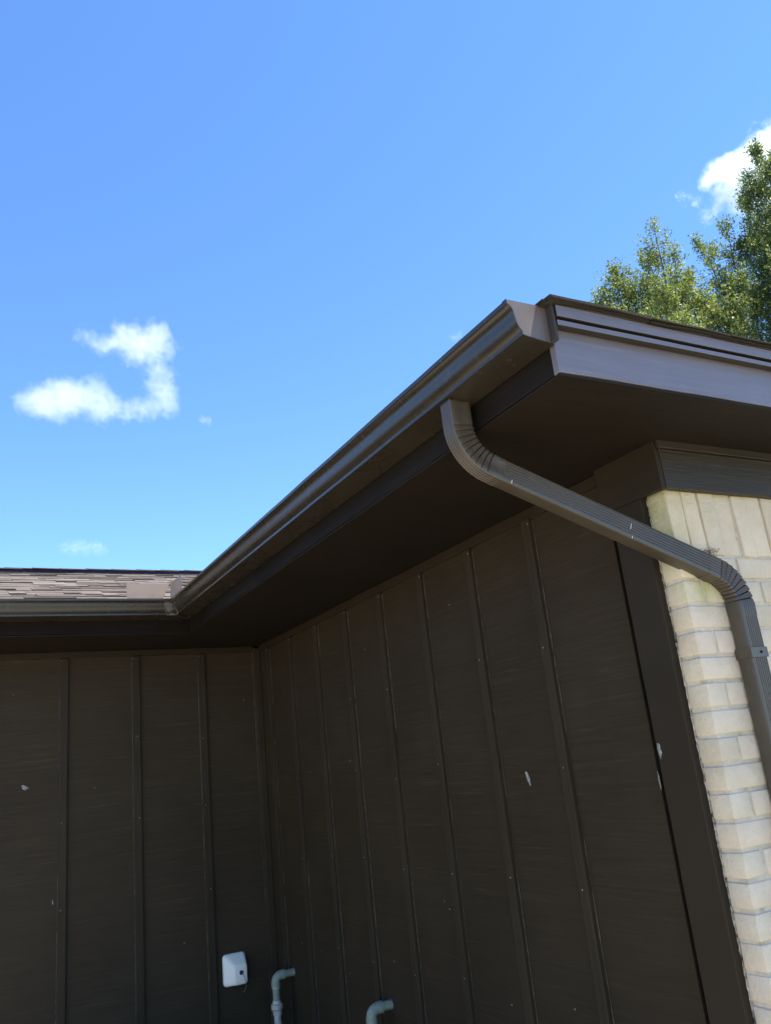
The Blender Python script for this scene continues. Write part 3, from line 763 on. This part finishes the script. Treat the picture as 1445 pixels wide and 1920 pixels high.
def drain(name, label, y, z, xo, union):
    t = thing(name, label, 'pipe', (xo, y, 0), 'plastic drain pipes coming out of the brown side wall')
    r0 = 0.0205
    mb = MB(); mb.tube([(XS - .001, y, z), (xo + .03, y, z)], r0, 16); mb.build('pipe', M['pvc'], t, smooth=True)
    mb = MB(); c = []; Re = .034
    for k in range(9):
        a = rad(90 * k / 8); c.append((xo + Re - Re * math.sin(a), y, z - Re + Re * math.cos(a)))
    c = [(xo + Re + .022, y, z)] + c + [(xo, y, z - Re - .022)]
    mb.tube(c, [.0262] + [.0258] + [.0245] * 7 + [.0258] + [.0262], 16)
    mb.build('elbow', M['pvc'], t, smooth=True)
    zb = z - Re - .022
    mb = MB(); mb.tube([(xo, y, zb), (xo, y, zb - .008)], .0235, 16); mb.build('glue_ring', M['pvc_white'], t, smooth=True)
    if union:
        mb = MB(); mb.tube([(xo, y, zb - .008), (xo, y, zb - .085)], r0, 16); mb.build('pipe', M['pvc'], t, smooth=True)
        mb = MB(); zz = zb - .075
        mb.tube([(xo, y, zz + .006), (xo, y, zz - .006), (xo, y, zz - .010), (xo, y, zz - .014), (xo, y, zz - .036), (xo, y, zz - .040), (xo, y, zz - .044), (xo, y, zz - .07)],
                [.0240, .0245, .0260, .0340, .0345, .0320, .0265, .0250], 12)
        mb.build('union', M['pvc_white'], t, smooth=30)
        mb = MB(); mb.tube([(xo, y, zz - .06), (xo, y, -H + .05)], r0, 16); mb.build('pipe', M['pvc_white'], t, smooth=True)
    else:
        mb = MB(); mb.tube([(xo, y, zb - .008), (xo, y, -H + .05)], r0, 16); mb.build('pipe', M['pvc_white'], t, smooth=True)
    mb = MB(); rg_ = random.Random(int(y * 100))
    pts = [(XS - .0004, y + math.cos(a) * .029 * rg_.uniform(.85, 1.2), z + math.sin(a) * .029 * rg_.uniform(.85, 1.2)) for a in [6.283 * k / 14 for k in range(14)]]
    mb.add(pts, [tuple(range(14))]); mb.build('escutcheon', M['wood_raw'], t, solidify=0.002)
drain('drain_pipe', 'grey-green plastic pipe with a pale union nut, beside the white cover', 5.069, -1.106, 1.797, True)
drain('drain_pipe', 'grey-green plastic pipe elbow at the bottom edge, without a union nut', 3.836, -1.062, 1.805, False)

# filler dabs on the walls (parts of the walls)
def dab(parent, plane, c, pts, off):
    mb = MB(); P = []
    for a, b in pts:
        a *= .85; b *= .85
        P.append((off, c[0] + a, c[1] + b) if plane == 'x' else (c[0] + a, off, c[1] + b))
    n = len(P); mid = (off - .002, c[0], c[1]) if plane == 'x' else (c[0], off - .002, c[1])
    mb.add(P + [mid], [(i, (i + 1) % n, n) for i in range(n)])
    mb.build('filler_dab', M['spackle'], parent)
dab(sw, 'x', (2.552, -0.105), [(.008, .028), (.014, .022), (.012, .006), (.006, -.012), (-.010, -.034), (-.014, -.030), (-.012, -.016), (-.016, -.006), (-.008, .008), (-.004, .022)], XS - .0008)
dab(sw, 'x', (1.862, -0.045), [(.006, .022), (.010, .004), (.006, -.02), (.002, -.034), (-.004, -.018), (-.010, -.012), (-.006, .0), (-.006, .018)], 1.888 - .0008)
dab(sw, 'x', (1.908, -0.13), [(.004, .03), (.007, .0), (.003, -.04), (-.001, -.02), (-.001, .01)], XS - .0008)
dab(bw, 'y', (0.461, 0.081), [(-.020, .014), (-.010, .018), (.006, .010), (.022, -.002), (.026, -.012), (.012, -.010), (.008, -.020), (-.010, -.012), (-.018, .002)], YW - .0008)
dab(bw, 'y', (0.62, -0.55), [(-.004, .016), (.003, .014), (.004, -.012), (-.003, -.015)], YW - .0008)

nh = MB(); nh.tube([(0, 0, 0), (0, 0, .0012)], [.0030, .0024], 6)
def nail(parent, p, ax):
    me = nail.me
    place(me, 'nail_head', (p[0], p[1], p[2] + H), parent, rot=(0, -rad(90), 0) if ax == 'x' else (rad(90), 0, 0))
me = bpy.data.meshes.new('nail_head'); me.from_pydata(nh.v, [], nh.f); me.materials.append(M['spackle']); nail.me = me
rk = random.Random(9)
for y in ybs:
    nail(sw, (XS - .019, y + .006, 0.79 + rk.uniform(-.006, .006)), 'x')
    for _ in range(2): nail(sw, (XS - .0002, y + rk.uniform(.08, .36), rk.uniform(-1.1, .76)), 'x')
    for z in (0.36, -0.05, -0.46, -0.87): 
        if rk.random() < .6: nail(sw, (XS - .019, y + .022 + rk.uniform(-.01, .01), z + rk.uniform(-.03, .03)), 'x')
for x in bats[-4:]:
    nail(bw, (x + .004, YW - .019, 0.795), 'y'); nail(bw, (x + rk.uniform(.1, .36), YW - .0002, rk.uniform(-1, .7)), 'y')
    for z in (0.30, -0.14, -0.6): 
        if rk.random() < .6: nail(bw, (x + .022 + rk.uniform(-.01, .01), YW - .019, z + rk.uniform(-.03, .03)), 'y')

# ------------------------------------------------------------------ trees beyond the house
def polar(az, D): return Vector((D * math.sin(rad(az)), D * math.cos(rad(az)), 0))
def make_tree(label, az0, D0, plumes, mat, seed, base_tan):
    rg = np.random.default_rng(seed); rl = random.Random(seed)
    root = polar(az0, D0)
    t = thing('tree', label, 'tree', (root.x, root.y, 0), 'trees behind the house')
    limb = MB(); V = []; count = 0
    trunk_h = 0.30 * D0 - 1.0
    trunk_top = Vector((root.x, root.y, trunk_h))
    tr = MB(); tr.tube([(root.x, root.y, -H - .1), (root.x + .03, root.y, -H + 1.2), (root.x - .05, root.y + .04, trunk_h * .5), tuple(trunk_top)], [.34, .25, .21, .17], 12)
    tr.build('trunk', M['bark'], t, smooth=True)
    bases = []; 
    for (az, tn, dv, wdt, hh, dens) in plumes:
        D = D0 + dv; top = polar(az, D) + Vector((0, 0, tn * D))
        foot = polar(az + (az0 - az) * .25, D0 + dv * .6) + Vector((0, 0, tn * D - hh))
        mid = foot.lerp(top, .5) + Vector((rl.uniform(-.15, .15), rl.uniform(-.15, .15), 0))
        limb.tube([trunk_top - Vector((0, 0, .3)), trunk_top.lerp(foot, .6) + Vector((0, 0, -.2)), foot, mid, foot.lerp(top, .85), top], [.07, .045, .028, .018, .009, .003], 6)
        nS = int(dens * hh * 150 * wdt)
        for _ in range(nS):
            h = hh * (rl.random() ** 0.72) * 1.0         # distance below the top
            f = 1 - h / hh
            c = foot.lerp(mid, min(f * 2, 1)) if f < .5 else mid.lerp(top, f * 2 - 1)
            rr = wdt * (0.10 + 1.0 * (h / hh) ** .6) * (1 + .28 * math.sin(h * 7 + az * 5))
            a = rl.uniform(0, 6.283); rad_ = rr * math.sqrt(rl.random())
            # clumps: pull the shoots into lumps, leave gaps between them
            q3 = c + Vector((math.cos(a), math.sin(a), 0)) * rad_
            lump = math.sin(q3.x * 5.1 + seed) * math.sin(q3.y * 4.7 + az) + math.sin(q3.z * 5.3 + q3.x * 2.2)
            if lump < -0.25 and rl.random() < .88: continue
            p0 = c + Vector((math.cos(a) * rad_ * .7, math.sin(a) * rad_ * .7, -.1))
            L = rl.uniform(.22, .55) * (0.75 + .4 * min(h, 1))
            dr = Vector((math.cos(a) * .75, math.sin(a) * .75, rl.uniform(.5, 1.4) + (1.2 if h < .5 else 0))).normalized()
            V.append((*p0, *dr, L))
            if rl.random() < .22: limb.tube([p0 - dr * .15, p0 + dr * L * .5, p0 + dr * L], [.006, .004, .0015], 3, False)
        # terminal twigs
        for _ in range(5):
            V.append((*(top - Vector((rl.uniform(-.05, .05), rl.uniform(-.05, .05), rl.uniform(.1, .45)))), rl.uniform(-.3, .3), rl.uniform(-.3, .3), 1.0, rl.uniform(.25, .4)))
    limb.build('limb', M['bark'], t)
    V = np.array(V); n = len(V); K = 26
    s = np.repeat(V, K, axis=0); N = len(s)
    tt = rg.random(N) ** .8
    P = s[:, :3] + s[:, 3:6] * (s[:, 6] * tt)[:, None] + rg.normal(0, 1, (N, 3)) * np.array([.045, .045, .04])
    ax = s[:, 3:6] * .5 + rg.normal(0, .75, (N, 3)); ax /= np.linalg.norm(ax, axis=1)[:, None]
    up = np.array([0, 0, 1.]) + rg.normal(0, .75, (N, 3)); sd = np.cross(ax, up); sd /= np.linalg.norm(sd, axis=1)[:, None] + 1e-9
    ln = rg.uniform(.042, .084, N)[:, None]; wd = ln * rg.uniform(.20, .30, N)[:, None]
    nm = np.cross(sd, ax)
    a0 = P; b0 = P + ax * ln * .5 + sd * wd + nm * ln * .08; c0 = P + ax * ln - nm * ln * .05; d0 = P + ax * ln * .5 - sd * wd + nm * ln * .08
    co = np.stack([a0, b0, c0, d0], 1).reshape(-1, 3); co[:, 2] += H
    co -= np.array([root.x, root.y, 0])
    me = bpy.data.meshes.new('crown'); me.vertices.add(N * 4); me.vertices.foreach_set('co', co.ravel())
    me.loops.add(N * 6); idx = np.arange(N)[:, None] * 4 + np.array([0, 1, 2, 0, 2, 3]); me.loops.foreach_set('vertex_index', idx.ravel())
    me.polygons.add(N * 2); me.polygons.foreach_set('loop_start', np.arange(N * 2) * 3); me.update(calc_edges=True); me.validate()
    me.materials.append(mat)
    o = place(me, 'crown', (root.x, root.y, 0), t); o['kind'] = 'stuff'
    print('leaves', N)
# plume: azimuth, tangent of the top's elevation, depth offset, half width, length, density
make_tree('bushy light green tree with a single low spire, behind the roof corner', 50.2, 17.0, [
    (48.7, .592, 0, .42, 1.9, 1.1), (52.2, .632, .2, .42, 2.6, 1.3), (47.2, .552, .3, .38, 1.5, .9), (50.6, .560, -.4, .55, 2.0, 1.2), (51.4, .596, .7, .45, 2.2, 1.2), (49.6, .548, .9, .55, 1.9, 1.0),
    (53.1, .585, -.2, .40, 2.2, 1.1), (53.6, .545, .5, .5, 1.9, 1.0), (48.0, .53, -1.0, .7, 2.0, 1.0), (51.8, .54, -1.3, .8, 2.2, 1.0), (54.2, .512, .3, .5, 1.8, 1.0), (55.0, .49, -.4, .6, 1.8, 1.0), (56.2, .49, -.6, .7, 1.8, 1.0), (46.7, .530, .8, .46, 1.6, 1.2), (47.6, .548, -.3, .5, 1.9, 1.2), (49.2, .575, .2, .5, 2.0, 1.2), (50, .50, -1.8, 1.0, 2.2, 1.0), (53, .49, -1.6, .9, 2.0, 1.0)], M['leaf'], 11, .3)
make_tree('taller darker green tree with pointed spires at the right edge', 60.5, 18.5, [
    (54.9, .588, 0, .36, 2.4, 1.1), (55.4, .565, -.4, .36, 2.2, .9), (56.7, .597, .5, .40, 2.4, 1.1), (57.5, .570, 0, .45, 2.4, 1.1), (59.0, .655, 0, .36, 3.8, 1.8), (59.8, .684, .1, .42, 4.2, 1.8), (58.4, .620, .6, .36, 3.0, 1.1), (60.6, .655, -.5, .5, 3.6, 1.4), (61.4, .665, -.3, .6, 3.8, 1.3),
    (56, .53, -.7, .6, 2.2, 1.0), (58.6, .57, -1.0, .8, 3.0, 1.1), (60.2, .60, -1.2, .9, 3.4, 1.2), (54.3, .50, .6, .5, 1.6, .8), (62.8, .63, .4, .8, 3.4, 1.0), (64.8, .60, 0, .9, 3.2, .9), (66.8, .54, 0, .9, 2.8, .8), (57, .52, -1.7, .9, 2.4, .9), (59.5, .53, -2, 1.0, 2.6, .9), (61.5, .56, -1.8, .9, 3.0, .8)], M['leaf_dark'], 23, .3)

# ------------------------------------------------------------------ clouds (real volumes far off)
def ray(px, py):
    v = Vector(((px - 722.5) / 1536.77, (py - 960) / 1536.77, 1))
    return Vector([R[0][k] * v.x + R[1][k] * v.y + R[2][k] * v.z for k in range(3)])
def cloud(label, lobes, D, dens, seed, nsc=0.05, edge=.9):
    full = []
    for i, L in enumerate(lobes):
        full.append(L)
        if i + 1 < len(lobes):
            N_ = lobes[i + 1]; dd = math.hypot(N_[0] - L[0], N_[1] - L[1])
            if .55 * (L[2] + N_[2]) < dd < 2.6 * (L[2] + N_[2]): full.append(tuple((p + q) / 2 for p, q in zip(L, N_)))
    t0 = [(ray(px, py) * D, r * D / 1536.77, k) for px, py, r, k in full]
    ctr = sum((p for p, _, _ in t0), Vector()) / len(t0)
    ctr.z += 0
    rs = random.Random(seed)
    t0 = [(p + Vector((rs.uniform(-.25, .25), rs.uniform(-.3, .3), rs.uniform(-.15, .15))) * r, r, k) for p, r, k in t0]
    bm = bmesh.new()
    for p, r, k in t0:
        bmesh.ops.create_icosphere(bm, subdivisions=3, radius=r * 1.6, matrix=Matrix.Translation(p - ctr))
    me = bpy.data.meshes.new('cloud'); bm.to_mesh(me); bm.free()
    o = bpy.data.objects.new('cloud', me); C.objects.link(o); o.location = ctr + Vector((0, 0, H))
    rm = o.modifiers.new('remesh', 'REMESH'); rm.mode = 'VOXEL'; rm.voxel_size = min(r for _, r, _ in t0) * .35
    mt = bpy.data.materials.new('cloud_volume'); mt.use_nodes = True; t = mt.node_tree; t.nodes.clear()
    out = t.nodes.new('ShaderNodeOutputMaterial'); tc = t.nodes.new('ShaderNodeTexCoord')
    acc = None
    # wobble the coordinates so the lobes are not balls
    nz = t.nodes.new('ShaderNodeTexNoise'); nz.inputs['Scale'].default_value = nsc; nz.inputs['Detail'].default_value = 5; nz.inputs['Roughness'].default_value = .62
    nz.inputs['Scale'].default_value = nsc * .8; t.links.new(tc.outputs['Object'], nz.inputs['Vector'])
    vm = t.nodes.new('ShaderNodeVectorMath'); vm.operation = 'SUBTRACT'; vm.inputs[1].default_value = (.5, .5, .5); t.links.new(nz.outputs['Color'], vm.inputs[0])
    vs_ = t.nodes.new('ShaderNodeVectorMath'); vs_.operation = 'SCALE'; vs_.inputs['Scale'].default_value = 2.7 * sum(r for _, r, _ in t0) / len(t0); t.links.new(vm.outputs[0], vs_.inputs[0])
    va = t.nodes.new('ShaderNodeVectorMath'); va.operation = 'ADD'; t.links.new(tc.outputs['Object'], va.inputs[0]); t.links.new(vs_.outputs[0], va.inputs[1])
    for p, r, k in t0:
        d = t.nodes.new('ShaderNodeVectorMath'); d.operation = 'DISTANCE'; d.inputs[1].default_value = p - ctr
        t.links.new(va.outputs[0], d.inputs[0])
        v = mth(t, 'MULTIPLY', mth(t, 'SUBTRACT', 1.55, mth(t, 'DIVIDE', d.outputs['Value'], r), clamp=True), k)
        acc = v if acc is None else mth(t, 'MAXIMUM', acc, v)
    n2 = noise(t, tc.outputs['Object'], nsc * 3.5, 6, .68)
    x = mth(t, 'ADD', acc, mth(t, 'MULTIPLY', mth(t, 'SUBTRACT', n2, .5), 1.8))
    x = mth(t, 'MULTIPLY', mth(t, 'SUBTRACT', x, .38), 1 / edge, clamp=True)
    x = mth(t, 'MULTIPLY', mth(t, 'MULTIPLY', x, mth(t, 'GREATER_THAN', acc, 0.02)), dens)
    vol = t.nodes.new('ShaderNodeVolumePrincipled'); vol.inputs['Color'].default_value = (1, 1, 1, 1); vol.inputs['Anisotropy'].default_value = 0.25
    t.links.new(x, vol.inputs['Density']); t.links.new(vol.outputs[0], out.inputs['Volume'])
    me.materials.append(mt)
    o['label'] = label; o['category'] = 'cloud'; o['group'] = 'clouds'
    return o
D_ = 700
cloud('white cloud bent like a hook in the left part of the sky', [
    (150, 626, 15, .6), (184, 640, 22, .8), (222, 640, 30, .95), (256, 650, 33, 1), (300, 634, 30, 1), (318, 650, 20, .85), (296, 676, 27, .72), (296, 702, 30, .72), (306, 728, 30, .78), (316, 752, 26, .88),
    (42, 748, 20, .75), (76, 752, 33, .95), (115, 748, 38, 1), (160, 745, 36, 1), (200, 762, 27, .85), (240, 765, 22, .85), (280, 760, 23, .85), (232, 765, 20, .8)], D_, .042, 1)
cloud('tiny faint cloud just right of the hook-shaped cloud', [(378, 785, 8, .7), (390, 790, 8, .7)], D_, .06, 2, .09)
cloud('small faint flat cloud just above the shingled roof', [(125, 1022, 14, .6), (152, 1026, 16, .65), (182, 1027, 15, .65), (196, 1034, 11, .5)], D_, .045, 3, .08)
cloud('bright white cloud behind the treetops at the right edge', [
    (1338, 335, 24, 1), (1372, 325, 32, 1.1), (1410, 308, 38, 1.1), (1440, 275, 30, 1.1), (1470, 300, 60, 1.1), (1400, 360, 36, 1), (1440, 380, 45, 1), (1360, 362, 24, .8), (1345, 392, 16, .55), (1325, 408, 12, .48), (1305, 372, 15, .45), (1278, 366, 13, .42)], D_, .10, 4, .045)
cloud('tiny faint wisp of cloud just above the slanting gutter', [(850, 634, 9, .6), (862, 629, 9, .6)], D_, .05, 5, .09)
